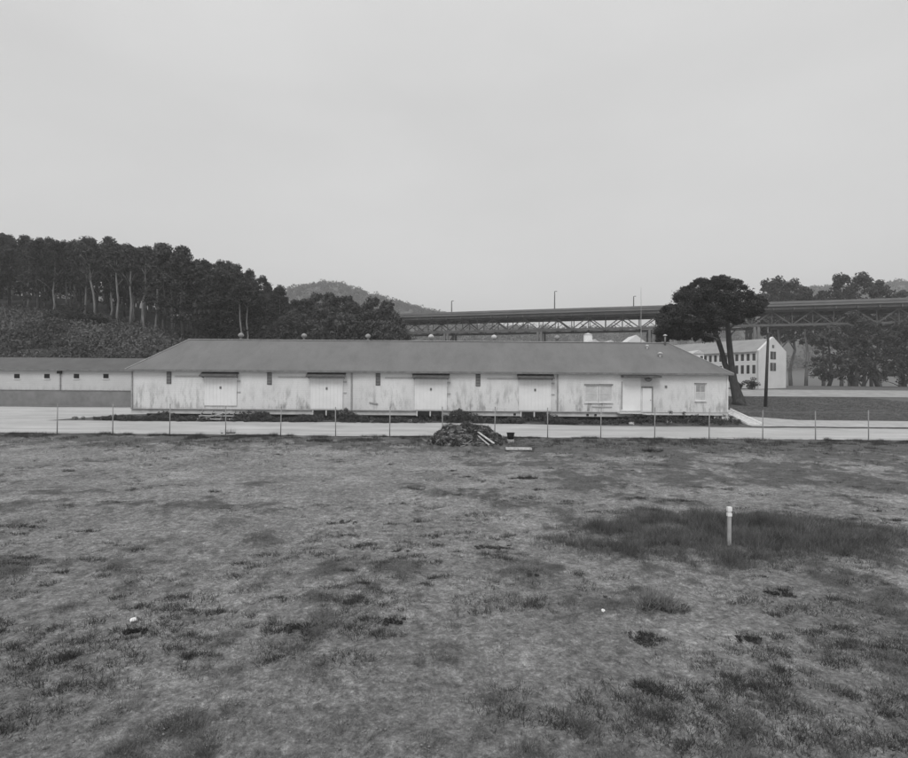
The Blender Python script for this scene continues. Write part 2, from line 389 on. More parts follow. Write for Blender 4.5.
# freight doors with canopies, tracks and dock vents
def fdoor(x0, x1, zt, zb, cx0, cx1, cz, hasvent, tx0):
    d = part(MB().box(x0, x1, WD-.10, WD-.015, zb, zt), 'sliding_door', M['door'])
    m = MB()
    for x in np.linspace(x0+.15, x1-.15, 9): m.box(x-.012, x+.012, WD-.112, WD-.099, zb+.05, zt-.05)
    part(m, 'door_batten', M['trim'], d)
    xm = (x0+x1)/2
    part(MB().box(xm-.09, xm+.09, WD-.15, WD-.115, zt-1.15, zt-.90), 'door_plate', M['dull'], d)
    m = MB()
    for z in (zt-.35, zt-1.45): part(MB().box(x1+.02, x1+.36, WD-.07, WD-.003, z-.05, z+.05), 'latch', M['track'], d)
    part(MB().box(tx0, x1+.1, WD-.07, WD-.003, zt+.04, zt+.13), 'door_track', M['track'])
    # sloped hood of boards on brackets
    m = MB().add([(cx0,WD-.75,cz-.12),(cx1,WD-.75,cz-.12),(cx1,WD-.003,cz+.22),(cx0,WD-.003,cz+.22),
                  (cx0,WD-.75,cz-.22),(cx1,WD-.75,cz-.22),(cx1,WD-.003,cz+.12),(cx0,WD-.003,cz+.12)],
                 [(0,1,2,3),(7,6,5,4),(0,4,5,1),(1,5,6,2),(2,6,7,3),(3,7,4,0)])
    c = part(m, 'canopy', M['hood'])
    for x in (cx0+.15, cx1-.15): part(MB().bar((x,WD-.6,cz-.20),(x,WD-.02,cz-.30), .07), 'bracket', M['dull'], c)
    if hasvent:
        for k in (0, 1):
            a0 = x0+.28+k*1.33; part(MB().box(a0, a0+1.15, WD-.03, WD+.115, ZF-.50, ZF-.06), 'dock_vent', M['dark'])
            part(MB().box(a0-.11, a0-.01, WD-.06, WD+.115, ZF-.56, ZF-.05), 'vent_post', M['trim'])
for (x0, x1, c0, c1, py, v, t) in ((205,237,202,239,374.5,0,175), (311,343,307.5,346,375,1,278), (415,447,412.5,449.5,376,1,385), (519,551,517,553.5,376.5,1,487)):
    fdoor(wx(x0), wx(x1), wz(x0, 377.3+.0075*(x0-205)), ZF+.05 if v else ZF+.35, wx(c0), wx(c1), wz((x0+x1)/2, py), v, wx(t))
# louvred slots under the eaves
for px in (169, 269.5, 378, 478):
    x = wx(px); l = part(MB().box(x-.23, x+.23, WD-.05, WD-.003, ZE-1.28, ZE-.08), 'louvre', M['louvre'])
    m = MB()
    for k in range(9): m.box(x-.20, x+.20, WD-.085, WD-.052, ZE-1.22+k*.125, ZE-1.17+k*.125)
    part(m, 'slat', M['spout'], l)
# downspouts and corner boards
for px in (132.3, 351.7, 557.5, 727.2):
    x = wx(px); part(MB().box(x-.07, x+.07, WD-.10, WD-.003, ZF+.05, ZE-.05), 'downspout', M['spout'] if px < 700 else M['trim'])
part(MB().bar((wx(369.5), WD-.05, wz(369, 402.5)), (wx(378), WD-.05, wz(378, 404)), .07, .12), 'loose_board', M['spout'])
# windows
def window(x0, x1, z0, z1, pane, rails=1, bars=1):
    fr = MB(); t = .09
    fr.box(x0-t, x0, WD-.08, WD-.003, z0-t, z1+t).box(x1, x1+t, WD-.08, WD-.003, z0-t, z1+t)
    fr.box(x0, x1, WD-.08, WD-.003, z0-t, z0).box(x0, x1, WD-.08, WD-.003, z1, z1+t)
    w = part(fr, 'window', M['trim']); part(MB().box(x0, x1, WD-.03, WD-.004, z0, z1), 'pane', pane, w)
    m = MB()
    for k in range(1, rails+1): z = z0+(z1-z0)*k/(rails+1); m.box(x0, x1, WD-.055, WD-.032, z-.025, z+.025)
    for k in range(1, bars+1): x = x0+(x1-x0)*k/(bars+1); m.box(x-.015, x+.015, WD-.05, WD-.032, z0, z1)
    part(m, 'glazing_bar', M['trim'], w)
    part(MB().box(x0-.14, x1+.14, WD-.14, WD-.082, z0-.16, z0-.09), 'window_sill', M['trim'], w)
    part(MB().box(x0-.12, x1+.12, WD-.16, WD-.003, z1+.092, z1+.19), 'lintel', M['dull'], w)
window(wx(585.5), wx(597), wz(590, 401.5), wz(590, 386), M['board'], 1, 0)
window(wx(600), wx(611.5), wz(605, 401.5), wz(605, 386), M['board'], 1, 0)
window(wx(695.5), wx(705), wz(700, 400), wz(700, 385), M['board'], 1, 1)
part(MB().box(wx(696), wx(704.5), WD-.033, WD-.031, wz(700, 392), wz(700, 386)), 'upper_sash', M['spout'])
part(MB().box(wx(592), wx(612), WD-.06, WD-.003, wz(600, 407.4), wz(600, 406.4)), 'wall_board', M['track'])
# office door under the fifth canopy
cz = wz(640, 376.6); c0, c1 = wx(621), wx(658)
c = part(MB().box(c0, c1, WD-.9, WD-.003, cz-.08, cz+.08), 'flat_canopy', M['hood'])
part(MB().box(c0-.02, c1+.02, WD-.93, WD-.903, cz-.12, cz+.10), 'canopy_fascia', M['hood'], c)
part(MB().box(wx(622), wx(640.5), WD-.05, WD-.003, wz(630, 411), cz-.10), 'boarded_panel', M['door'])
part(MB().box(wx(621.5), wx(622.3), WD-.09, WD-.003, wz(622, 409), cz-.5), 'door_jamb', M['spout'])
od = part(MB().box(wx(642.5), wx(651.5), WD-.06, WD-.003, wz(647, 412.3), wz(647, 388)), 'office_door', M['door'])
part(MB().box(wx(641.5), wx(652.8), WD-.12, WD-.003, wz(647, 387.8), wz(647, 386.5)), 'door_header', M['dull'])
part(MB().box(wx(652), wx(653), WD-.09, WD-.003, wz(647, 412.3), wz(647, 388)), 'door_frame', M['spout'])
part(MB().tube([(wx(650.5),WD-.12,wz(647,400)),(wx(650.5),WD-.06,wz(647,400))], [.04,.04], 8), 'handle', M['dull'], od)
x = wx(647); z = wz(647, 380.6)
part(MB().tube([(x,WD-.4,z+.28),(x,WD-.4,z+.18),(x,WD-.4,z),(x,WD-.4,z-.12)], [.12,.38,.30,.10], 14), 'door_lamp', M['dull'], W, True)
part(MB().box(wx(664.8), wx(667), WD-.06, WD-.003, wz(665, 388), wz(665, 385.5)), 'meter_box', M['dull'])
part(MB().box(wx(617), wx(641), WD-1.0, WD-.07, ZF-.12, ZF-.04), 'landing', M['skirt'])
# small holes at the floor line
for px in (454, 466, 515, 596, 588): part(MB().box(wx(px)-.12, wx(px)+.12, WD+.08, WD+.118, 1.0, 1.2), 'vent_hole', M['dark'])
# things at the foot of the warehouse
def gz(x, y): return float(ground_z(x, y))
st = empty('wooden_steps', (wx(221), WD-.7, gz(wx(221), WD-.7)))
tag(st, 'broken wooden loading steps under the leftmost freight door', 'steps')
L = MB()
for k, (dz, dy) in enumerate(((.18, -.55), (.48, -.2), (.80, .15))):
    MB().box(-1.7, 1.7, dy-.18, dy+.18, dz-.04, dz+.04).build('tread', M['plank'] if k == 0 else M['wood'], st)
for x in (-1.6, -.55, .5, 1.6): MB().bar((x, -.7, 0), (x, .38, .95), .06, .2).build('stringer', M['dull'], st)
MB().bar((-1.9, -.5, .05), (1.3, .1, .95), .08, .12).build('fallen_rail', M['wood'], st)
rp = empty('wooden_ramp', (XR+.9, WD+1.5, .4))
tag(rp, 'pale wooden ramp running down from the right end of the warehouse', 'ramp')
MB().add([(-.7,1.2,1.2),(.7,1.2,1.2),(1.9,-2.6,-.05),(.5,-2.6,-.05),(-.7,1.2,1.08),(.7,1.2,1.08),(1.9,-2.6,-.17),(.5,-2.6,-.17)],
         [(0,3,2,1),(4,5,6,7),(0,1,5,4),(1,2,6,5),(2,3,7,6),(3,0,4,7)]).build('ramp_deck', M['plank'], rp)
for p, q in (((-.7,1.2,1.3),(.5,-2.6,.05)), ((.7,1.2,1.3),(1.9,-2.6,.05))): MB().bar(p, q, .07, .16).build('kerb_board', M['white'], rp)
for p in ((-.5,.7,.9), (.5,.7,.9), (.1,-.9,.4), (1.1,-.9,.4)): MB().box(p[0]-.05, p[0]+.05, p[1]-.05, p[1]+.05, -.4, p[2]).build('post', M['dull'], rp)
def boulder(name, x, y, r, label, mat='stone', sq=.65):
    import bmesh
    bm = bmesh.new(); bmesh.ops.create_icosphere(bm, subdivisions=2, radius=r)
    for v in bm.verts: v.co *= random.uniform(.82, 1.15); v.co.z *= sq
    me = bpy.data.meshes.new(name); bm.to_mesh(me); bm.free(); me.materials.append(M[mat])
    o = bpy.data.objects.new(name, me); col.objects.link(o); o.location = (x, y, gz(x, y)+r*sq*.5)
    return tag(o, label, 'stone')
for px, y, r, l, mt in ((148, 53.6, .22, 'pale stone among the weeds at the left end of the warehouse', 'concrete'),
        (261, 53.9, .20, 'small pale stone at the road edge between the first and second freight doors', 'concrete'),
        (373, 53.8, .28, 'left of two pale stones at the road edge below the middle of the warehouse', 'concrete'),
        (410, 53.6, .34, 'larger pale stone at the road edge left of the brush pile', 'concrete'),
        (632, 53.3, .32, 'rounded pale stone beside the road below the office door', 'concrete')):
    x = (px-454)/F*y; boulder('stone', x, y, r, l, mt)
# ---------------------------------------------------------------- low building at left
LD = 73.0; lz0 = .75
B = empty('shed_building', (-66, LD+4, lz0))
tag(B, 'low white building with small dark windows behind the left end of the warehouse', 'building')
def lx(px): return (px-454)/F*LD
ez = at(95, 370.5, LD).z; bz = at(95, 391, LD).z
part(MB().box(-92, -40, LD, LD+8, bz, ez), 'wall', M['wall_dirty'], B)
part(MB().box(-92, -40, LD-.25, LD+8, .3, bz-.003), 'lower_wall', M['band'], B)
part(MB().box(-92, -40, LD-.3, LD-.003, bz, bz+.10), 'ledge', M['dull'], B)
rz = at(95, 358, LD+4).z
br = part(MB().add([(-93,LD-.4,ez-.02),(-39.5,LD-.4,ez-.02),(-39.5,LD+8.4,ez-.02),(-93,LD+8.4,ez-.02),(-93,LD+4,rz),(-39.5,LD+4,rz),
                    (-93,LD-.4,ez+.13),(-39.5,LD-.4,ez+.13),(-39.5,LD+8.4,ez+.13),(-93,LD+8.4,ez+.13)],
                   [(6,7,5,4),(8,9,4,5),(7,8,5),(9,6,4),(0,1,7,6),(1,2,8,7),(2,3,9,8),(3,0,6,9),(3,2,1,0)]), 'roof', M['roofdark'], B)
part(MB().box(-93, -39.5, LD-.47, LD-.403, ez-.06, ez+.12), 'fascia', M['dull'], br)
for px in (17, 47, 76.5, 106):
    x = lx(px); w = part(MB().box(x-.34, x+.34, LD-.05, LD-.003, at(px, 378.3, LD).z, at(px, 374, LD).z), 'window', M['dark'], B)
    part(MB().box(x-.46, x+.46, LD-.09, LD-.052, at(px, 378.3, LD).z-.14, at(px, 378.3, LD).z-.02), 'window_sill', M['trim'], w)
x = lx(60.5); part(MB().box(x-.08, x+.08, LD-.12, LD-.003, bz+.1, ez-.1), 'downspout', M['spout'], B)
part(MB().box(x-.25, x+.25, LD-.35, LD-.05, ez-.45, ez-.08), 'rain_hopper', M['dark'], B)
# ---------------------------------------------------------------- fence
FY = 42.0
fx = [-30.5-4.26*k for k in range(4, 0, -1)] + [(px-454)/F*FY for px in (57.5, 113, 170, 226, 281, 336, 390, 443, 495, 548, 601, 655, 709.5, 763, 816, 869, 922)]
fx = sorted(set(round(v, 2) for v in fx)); fx = [v for i, v in enumerate(fx) if i == 0 or v-fx[i-1] > 2]
FN = empty('chain_link_fence', (0, FY, 0)); tag(FN, 'thin chain link wire fence with slim posts along the near edge of the road', 'fence')
for i, x in enumerate(fx):
    g0 = gz(x, FY); ln = random.uniform(-.04, .04); hh = 2.30+random.uniform(-.1, .06)
    p = MB().tube([(x, 0, g0-.2), (x+ln, 0, g0+hh)], [.04, .036], 8).build('post', M['spout'], FN, True)
    MB().tube([(x+ln, 0, g0+hh), (x+ln, 0, g0+hh+.05)], [.05, .02], 8)  .build('post_cap', M['spout'], p, True)
m = MB(); x0, x1 = fx[0], fx[-1]
for a, b_ in zip(fx[:-1], fx[1:]):
    for z in (2.16,):
        zz = (gz(a, FY), gz(b_, FY)); mid = ((a+b_)/2, -.04, sum(zz)/2+z-.05)
        m.bar((a, -.04, zz[0]+z), mid, .012); m.bar(mid, (b_, -.04, zz[1]+z), .012)
m.build('tension_wire', M['wire'], FN)
V = []; Fq = []; H0, H1 = .18, 2.16
xs_ = np.arange(x0, x1-2, .16); t = .0012
for sgn in (1, -1):
    a = np.stack([xs_ + (0 if sgn > 0 else H1-H0), np.full_like(xs_, -.045), np.full_like(xs_, H0)], 1)
    b_ = a + np.array([sgn*(H1-H0), 0, H1-H0]); nrm = np.array([t*.7, 0, -sgn*t*.7])
    V.append(np.stack([a-nrm, b_-nrm, b_+nrm, a+nrm], 1).reshape(-1, 3))
V = np.concatenate(V); npmesh('wire_mesh', V, np.arange(len(V)).reshape(-1, 4), M['wire'], FN)
# ---------------------------------------------------------------- brush pile
PX, PY = (466-454)/F*35.5, 35.5
P = empty('brush_pile', (PX, PY, gz(PX, PY)-.05)); tag(P, 'big mound of soil and cut brush heaped beside the road in front of the warehouse', 'debris pile')
def pile_h(x, y):
    a = np.exp(-((x+.55)/1.25)**2-(y/1.2)**2)*1.35 + np.exp(-((x-1.15)/1.0)**2-((y-.1)/1.0)**2)*1.2 + np.exp(-((x-2.3)/.6)**2-((y+.2)/.7)**2)*.35 + np.exp(-((x+1.6)/.8)**2-((y+.3)/.8)**2)*.55
    a = a*(1+.45*(fbm(x*2+5, y*2, 71)-.5)) + .16*(fbm(x*6, y*6, 73)-.5)*np.clip(a*3, 0, 1)
    return a - .06
o, _, _ = gridmesh('mound', np.linspace(-3.6, 4.0, 140), np.linspace(-2.4, 2.4, 90), pile_h, M['pilesoil']); o.parent = P
def onpile(n, lo=.25):
    q = []
    while len(q) < n:
        x = random.uniform(-3.0, 3.2); y = random.uniform(-2, 1.8); h = float(pile_h(x, y))
        if h > lo: q.append((x, y, h))
    return q
q = onpile(430); V1 = leaves([(a, b_, c+.04) for a, b_, c in q], .17, 40, .045, .7, .3)
npmesh('brush', *V1, M['weeddark'], P)
V1 = leaves([(a, b_, c+.03) for a, b_, c in onpile(220)], .15, 30, .05, .6, .3); npmesh('faded_brush', *V1, M['spiky'], P)
q = onpile(170); npmesh('dry_brush', *blades(q, 14, .22, .02, .16, 1.2), M['dry'], P)
m = MB()
for a, b_, c in onpile(75, .2):
    t = random.uniform(0, 3.14); L_ = random.uniform(.25, .8); dz = random.uniform(-.12, .25)
    m.bar((a, b_, c+.05), (a+math.cos(t)*L_, b_-.35*abs(math.sin(t))*L_, c+.05+dz), .025)
m.build('stick', M['wood'], P)
def plank(name, a, b_, w, h, label, mat='plank'):
    c = (Vector(a)+Vector(b_))/2; o = MB().bar(Vector(a)-c, Vector(b_)-c, w, h).build(name, M[mat]); o.location = c
    return tag(o, label, 'plank')
plank('plank', at(478, 432, 34.9), at(494, 443.5, 34.1), .16, .05, 'upper of two pale planks leaning on the right side of the brush pile')
plank('plank', at(476.5, 434.5, 34.8), at(489, 445, 34.0), .10, .05, 'lower and thinner plank leaning on the right side of the brush pile', 'wood')
x, y = (519-454)/F*33.6, 33.6
plank('plank', (x-.78, y, gz(x, y)+.10), (x+.80, y+.05, gz(x, y)+.10), .34, .13, 'short thick pale plank lying flat on the ground right of the brush pile')
x, y = (511-454)/F*38.6, 38.6; z = gz(x, y)
K = empty('bucket', (x, y, z)); tag(K, 'small black bucket standing at the road edge right of the brush pile', 'bucket')
MB().tube([(0,0,.20),(0,0,.62)], [.20,.27], 14).build('body', M['black'], K, True)
MB().tube([(0,0,.62),(0,0,.66)], [.29,.29], 14).build('rim', M['black'], K, True)
MB().box(-.22,.22,-.22,.22,-.05,.198).build('base_block', M['concrete'], K)
# ---------------------------------------------------------------- marker post
p = at(729, 548, 13.7); z = gz(p.x, p.y)
K = empty('marker_post', (p.x, p.y, z)); tag(K, 'short white topped marker post standing in the tall weeds at right', 'post')
MB().box(-.04,.04,-.03,.03,-.2,.72).build('shaft', M['track'], K)
MB().box(-.05,.05,-.04,.04,.722,.80).build('white_band', M['white'], K)
MB().box(-.04,.04,-.03,.03,.802,.85).build('neck', M['trim'], K)
MB().box(-.05,.05,-.04,.04,.852,.95).build('cap', M['white'], K)
# ---------------------------------------------------------------- pine tree
PT = 83.0; base = at(738, 404, PT); base.z = float(terrain(base.x, PT))-.1
T = empty('pine_tree', base); tag(T, 'large dark spreading pine with two leaning trunks at the right end of the warehouse', 'tree')
def rel(px, py, d): return at(px, py, d)-base
trunk = MB()
trunk.tube([rel(739,406,PT),rel(738,400,PT),rel(735.5,392,PT),rel(733,381,PT),rel(731.3,365,PT),rel(729.5,345,PT),rel(727.5,325,PT),rel(729.5,306,PT),rel(726,290,PT)],
           [.95,.80,.68,.58,.45,.40,.34,.24,.10], 12, .2)
trunk.tube([rel(733.5,384,PT+.1),rel(729,374,PT+.4),rel(725,364,PT+.7),rel(722,352,PT+1),rel(718,340,PT+1),rel(710,322,PT+1),rel(700,305,PT+1)], [.45,.42,.38,.36,.34,.22,.10], 10, .08)
trunk.tube([rel(737,400,PT-.3),rel(743,405,PT-.8),rel(747,407,PT-1)], [.6,.42,.2], 8, .2)
trunk.build('trunk', M['bark'], T, True)
m = MB()
for (a, b_, r) in (((728,330),(760,308),.16), ((728,338),(742,329),.13), ((718,340),(680,328),.22), ((712,326),(672,312),.18), ((729,306),(750,290),.15), ((700,305),(690,288),.12), ((727,325),(706,296),.15), ((728,318),(738,302),.12)):
    dd = random.uniform(-2.5, 2.5); A = rel(*a, PT); Z = rel(*b_, PT+dd); mid = (A+Z)/2+Vector((0, 0, .5))
    m.tube([A, mid, Z], [r, r*.75, r*.3], 6, .1)
m.build('branch', M['palebark'], T, True)
poly = [(655,343),(653,332),(656,322),(658,309),(663,303),(671,303),(674,292),(684,286),(692,281),(703,276),(712,276),(720,273),(728,276),(739,276),(744,284),(752,287),(755,295),(763,291),(766,300),(771,303),(766,313),(755,318),(746,320),(738,327),(744,330),(735,334),(728,338),(716,343),(690,341)]
def inpoly(x, y):
    c = False; j = len(poly)-1
    for i in range(len(poly)):
        xi, yi = poly[i]; xj, yj = poly[j]
        if (yi > y) != (yj > y) and x < (xj-xi)*(y-yi)/(yj-yi)+xi: c = not c
        j = i
    return c
def edge_d(x, y):
    best = 99
    for i in range(len(poly)):
        ax, ay = poly[i]; bx, by = poly[(i+1) % len(poly)]; dx, dy = bx-ax, by-ay
        t = max(0, min(1, ((x-ax)*dx+(y-ay)*dy)/(dx*dx+dy*dy))); best = min(best, math.hypot(x-ax-dx*t, y-ay-dy*t))
    return best
C = []; R = []
while len(C) < 350:
    x, y = random.uniform(652, 772), random.uniform(272, 344)
    if not inpoly(x, y): continue
    e = edge_d(x, y)
    if e < 2.6: continue
    depth = min(7.5, 1.2*math.sqrt(e*1.6)+.6); s = random.choice((-1, 1))*depth*random.uniform(.45, 1)
    if 716 < x < 742 and 288 < y < 312 and s < 0 and random.random() < .75: continue
    if 715 < x < 738 and y > 324: continue
    C.append(rel(x, y, PT+s)); R.append(random.uniform(.55, 1.05) if e > 6 else random.uniform(.38, .6))
V, Fc = leaves(C, R, 280, .13, .8, .45); V2, F2 = leaves(C, [r_*1.45 for r_ in R], 46, .13, .8, .7); V, Fc = joinm([(V, Fc), (V2, F2)]); npmesh('crown', V, Fc, M['pine'], T)
# ---------------------------------------------------------------- utility pole and mast
b0 = at(765.3, 407, 80); z = float(terrain(b0.x, 80))
K = empty('utility_pole', (b0.x, 80, z)); tag(K, 'dark wooden utility pole standing right of the pine', 'utility pole')
top = at(768.2, 333, 80)-Vector((b0.x, 80, z))
MB().tube([(0,0,-.3), top], [.24,.16], 10).build('shaft', M['pole'], K, True)
MB().tube([top+Vector((-.05,0,-.02)), top+Vector((-.05,0,.9))], [.04,.03], 6).build('pin', M['metal'], K)
b0 = at(641, 345, 100); z = float(terrain(b0.x, 100))
K = empty('radio_mast', (b0.x, 100, z)); tag(K, 'tall thin mast rising behind the warehouse roof in front of the viaduct', 'mast')
top = at(641, 287, 100)-Vector((b0.x, 100, z))
MB().tube([(0,0,0), (0,0,top.z*.6)], [.11,.08], 8).build('lower_tube', M['track'], K)
MB().tube([(0,0,top.z*.6), top], [.06,.025], 8).build('upper_tube', M['track'], K)
# ---------------------------------------------------------------- barracks block at right
A0 = math.radians(30); cxy = Vector((69.1, 125, 0)); gd = Vector((math.cos(A0), math.sin(A0), 0)); ld = Vector((-math.sin(A0), math.cos(A0), 0))
K = empty('barracks', (cxy.x, cxy.y, 3.6)); K.rotation_euler = (0, 0, A0)
tag(K, 'white three storey block with gabled end and dark windows beyond the pine', 'building')
GW, LL, EZ, PZ = 10.8, 46.0, 8.6, 11.6     # local: x along gable, y along length
MB().add([(0,0,-.5),(GW,0,-.5),(GW,LL,-.5),(0,LL,-.5),(0,0,EZ),(GW,0,EZ),(GW,LL,EZ),(0,LL,EZ),(GW/2,0,PZ-.1),(GW/2,LL,PZ-.1)],
         [(0,1,5,8,4),(2,3,7,9,6),(3,0,4,7),(1,2,6,5),(0,3,2,1),(4,8,9,7),(5,6,9,8)]).build('wall', M['barr'], K)
k_ = (PZ-EZ)/(GW/2)
MB().add([(-.4,.35,EZ-.4*k_+.06),(GW/2,.35,PZ+.06),(GW+.4,.35,EZ-.4*k_+.06),(-.4,LL+.3,EZ-.4*k_+.06),(GW/2,LL+.3,PZ+.06),(GW+.4,LL+.3,EZ-.4*k_+.06),
          (-.4,.35,EZ-.4*k_+.22),(GW/2,.35,PZ+.22),(GW+.4,.35,EZ-.4*k_+.22),(-.4,LL+.3,EZ-.4*k_+.22),(GW/2,LL+.3,PZ+.22),(GW+.4,LL+.3,EZ-.4*k_+.22)],
         [(6,7,10,9),(7,8,11,10),(0,3,4,1),(1,4,5,2),(0,1,7,6),(1,2,8,7),(3,9,10,4),(4,10,11,5),(0,6,9,3),(2,5,11,8)]).build('roof', M['barroof'], K)
MB().add([(0,-.25,-.5),(GW,-.25,-.5),(GW,-.25,EZ+.25),(GW/2,-.25,PZ+.55),(0,-.25,EZ+.25),(0,.34,-.5),(GW,.34,-.5),(GW,.34,EZ+.25),(GW/2,.34,PZ+.55),(0,.34,EZ+.25)],
         [(0,1,2,3,4),(9,8,7,6,5),(0,5,6,1),(1,6,7,2),(2,7,8,3),(3,8,9,4),(4,9,5,0)]).build('gable_wall', M['barr'], K)
for row, (z0, h) in enumerate(((3.5, 2.0), (6.5, 1.6))):
    for k in range(30):
        y = 1.0+1.38*k
        if y > LL-1: break
        w = MB().box(-.03, -.004, y-.36, y+.36, z0, z0+h).build('window', M['glass'], K)
        if k < 12: MB().box(-.06, -.032, y-.44, y+.44, z0-.14, z0-.02).build('sill', M['white'], w)
for z0, h, ww in ((4.2, 1.9, 1.15), (6.9, 1.8, 1.1), (9.5, .75, .38)):
    w = MB().box(GW/2-ww, GW/2+ww, -.29, -.252, z0, z0+h).build('window', M['glass'], K)
    MB().box(GW/2-.04, GW/2+.04, -.31, -.292, z0, z0+h).build('glazing_bar', M['trim'], w)
for px, dd, r, l in ((736, 122, 1.1, 'left'), (752, 121, 1.4, 'right')):
    p = at(px, 384, dd); p.z = float(terrain(p.x, dd))
    s = empty('shrub', p); tag(s, 'dark rounded shrub, %s one of the two at the foot of the three storey block' % l, 'shrub')
    npmesh('foliage', *leaves([(random.gauss(0, r*.5), random.gauss(0, r*.4), r*.9+random.gauss(0, r*.3)) for _ in range(14)], r*.5, 120, .12), M['pine'], s)
    MB().tube([(0,0,-.1),(0,0,r)], [.12,.06], 6).build('stem', M['bark'], s)
V, Fc = leaves([(x, 121.5+random.uniform(-.5,.5)+0*(x-60), 4.0+random.uniform(-.1,.3)) for x in np.arange(58, 80, .5)], .6, 60, .12)
# small white huts behind the roof ridge
def hut(px, py, d, w, h, rh, label, dep=6, mat='white'):
    p = at(px, py, d); z = float(terrain(p.x, d)); K = empty('hut', (p.x, d, z)); tag(K, label, 'hut')
    tz = p.z-z
    MB().box(-w/2, w/2, 0, dep, -.3, tz-rh).build('wall', M[mat], K)
    MB().add([(-w/2-.2,-.3,tz-rh),(w/2+.2,-.3,tz-rh),(w/2+.2,dep+.3,tz-rh),(-w/2-.2,dep+.3,tz-rh),(0,-.3,tz),(0,dep+.3,tz)],
             [(0,1,4),(2,3,5),(1,2,5,4),(3,0,4,5),(0,3,2,1)]).build('roof', M['metal'] if mat == 'white' else M[mat], K)
    for s in (-1, 1): MB().box(s*w*.28-.3, s*w*.28+.3, -.05, -.004, tz-rh-1.4, tz-rh-.5).build('window', M['glass'], K)
hut(636, 335, 140, 5.5, 4, 2.3, 'white pointed roof showing above the ridge of the warehouse beside the mast', mat='barr')
hut(611, 340, 140, 1.8, 3, .8, 'small white gable just showing above the ridge, left of the pointed white roof')
hut(595, 339, 140, 2.0, 3, .9, 'small white gable showing above the ridge beside the pale tank')
hut(698.5, 350, 120, 2.4, 3, .8, 'small white hut partly behind the right hip of the warehouse roof')
b0 = at(588, 333, 150); z = float(terrain(b0.x, 150)); K = empty('water_tank', (b0.x, 150, z)); tag(K, 'pale upright tank showing above the warehouse ridge', 'tank')
MB().tube([(0,0,0),(0,0,b0.z-z-.5)], [1.2,1.2], 16).build('tank_body', M['trim'], K, True)
MB().tube([(0,0,b0.z-z-.5),(0,0,b0.z-z)], [1.3,.2], 16).build('tank_lid', M['metal'], K)
# ---------------------------------------------------------------- viaduct
VA = Vector((-25.2, 200, 0)); VB = Vector((97.5, 164, 0)); vd = (VB-VA).normalized(); vang = math.atan2(vd.y, vd.x)
K = empty('steel_viaduct', (VA.x, VA.y, 0)); K.rotation_euler = (0, 0, vang); tag(K, 'long steel truss viaduct carrying a road deck behind the warehouse', 'bridge')
S0, S1, DZ = -62.0, 300.0, 28.0
TB = DZ-1.55; TT = DZ-5.9
MB().box(S0-90, S1, -7, 7, DZ-.7, DZ).build('road_deck', M['deck'], K)
for s in (-1, 1):
    MB().box(S0-90, S1, s*7-.15, s*7+.15, DZ+.002, DZ+.65).build('parapet', M['deck'], K)
    MB().box(S0-90, S1, s*6.2-.25, s*6.2+.25, DZ-1.6, DZ-.702).build('edge_girder', M['steel'], K)
PL = 5.2; n0 = int(math.floor((-8-S0)/PL)); sN = [4.5+PL*k for k in range(0, 56)]
for s in (-1, 1):
    MB().box(sN[0]-4, sN[-1], s*5-.3, s*5+.3, TB-.55, TB+.05).build('top_chord', M['steel'], K)
    MB().box(sN[0], sN[-1], s*5-.3, s*5+.3, TT-.35, TT+.35).build('bottom_chord', M['steel'], K)
    m = MB(); mv = MB()
    for i in range(len(sN)-1):
        a, b_ = sN[i], sN[i+1]
        if i % 2 == 0: m.bar((a, s*5, TT), (b_, s*5, TB-.4), .32)
        else: m.bar((a, s*5, TB-.4), (b_, s*5, TT), .32)
        MB().bar((b_, s*5, TT+.3), (b_, s*5, TB-.5), .24).build('vertical', M['steel'], K) if i < 46 else mv.bar((b_, s*5, TT+.3), (b_, s*5, TB-.5), .24)
        m.bar(((a+b_)/2, s*5, (TT+TB)/2-.2), (b_ if i % 2 == 0 else a, s*5, TT), .16)
    m.build('diagonal_bracing', M['steel'], K); mv.build('far_end_vertical', M['steel'], K)['kind'] = 'stuff'
m = MB()
for s in sN: m.bar((s, -5, TT), (s, 5, TT), .3); m.bar((s, -7, DZ-1.4), (s, 7, DZ-1.4), .35, .7)
m.build('cross_beams', M['steel'], K)
def sat(px): # distance along the viaduct at a photo column
    t = (px-454)/F; return (t*VA.y-VA.x)/(vd.x-t*vd.y)
for px in (300, 372, 450, 541, 650, 752, 860):
    s = sat(px); p = MB()
    for y in (-5, 5): p.bar((s-1.0, y, 0), (s-.5, y, TT-.4), .7); p.bar((s+1.0, y, 0), (s+.5, y, TT-.4), .7)
    for z in (4, 10, 16): p.bar((s-.9, -5, z), (s-.9, 5, z+5), .3); p.bar((s-.9, 5, z), (s-.9, -5, z+5), .3); p.bar((s-.9, -5, z), (s+.9, -5, z+5), .25)
    p.build('pier', M['deck'], K)
for px, py, l in ((451, 301, 'short lamp post above the left part of the viaduct deck'), (554, 291.5, 'tallest lamp post on the viaduct deck, near its middle'), (633, 296.5, 'lamp post on the viaduct deck just left of the thin mast')):
    s = sat(px); w = VA + vd*s; d = w.y; zt = at(px, py, d).z
    q = empty('street_lamp', (w.x, w.y, DZ+.01)); tag(q, l, 'street lamp', 'lamp posts along the viaduct')
    h = zt-DZ; MB().tube([(0,0,0),(0,0,h)], [.22,.14], 8).build('lamp_pole', M['steel'], q)
    MB().bar((0,0,h), (.45,0,h+.05), .12).build('lamp_arm', M['steel'], q)
    MB().box(.25, .75, -.15, .15, h-.02, h+.16).build('lamp_head', M['deck'], q)
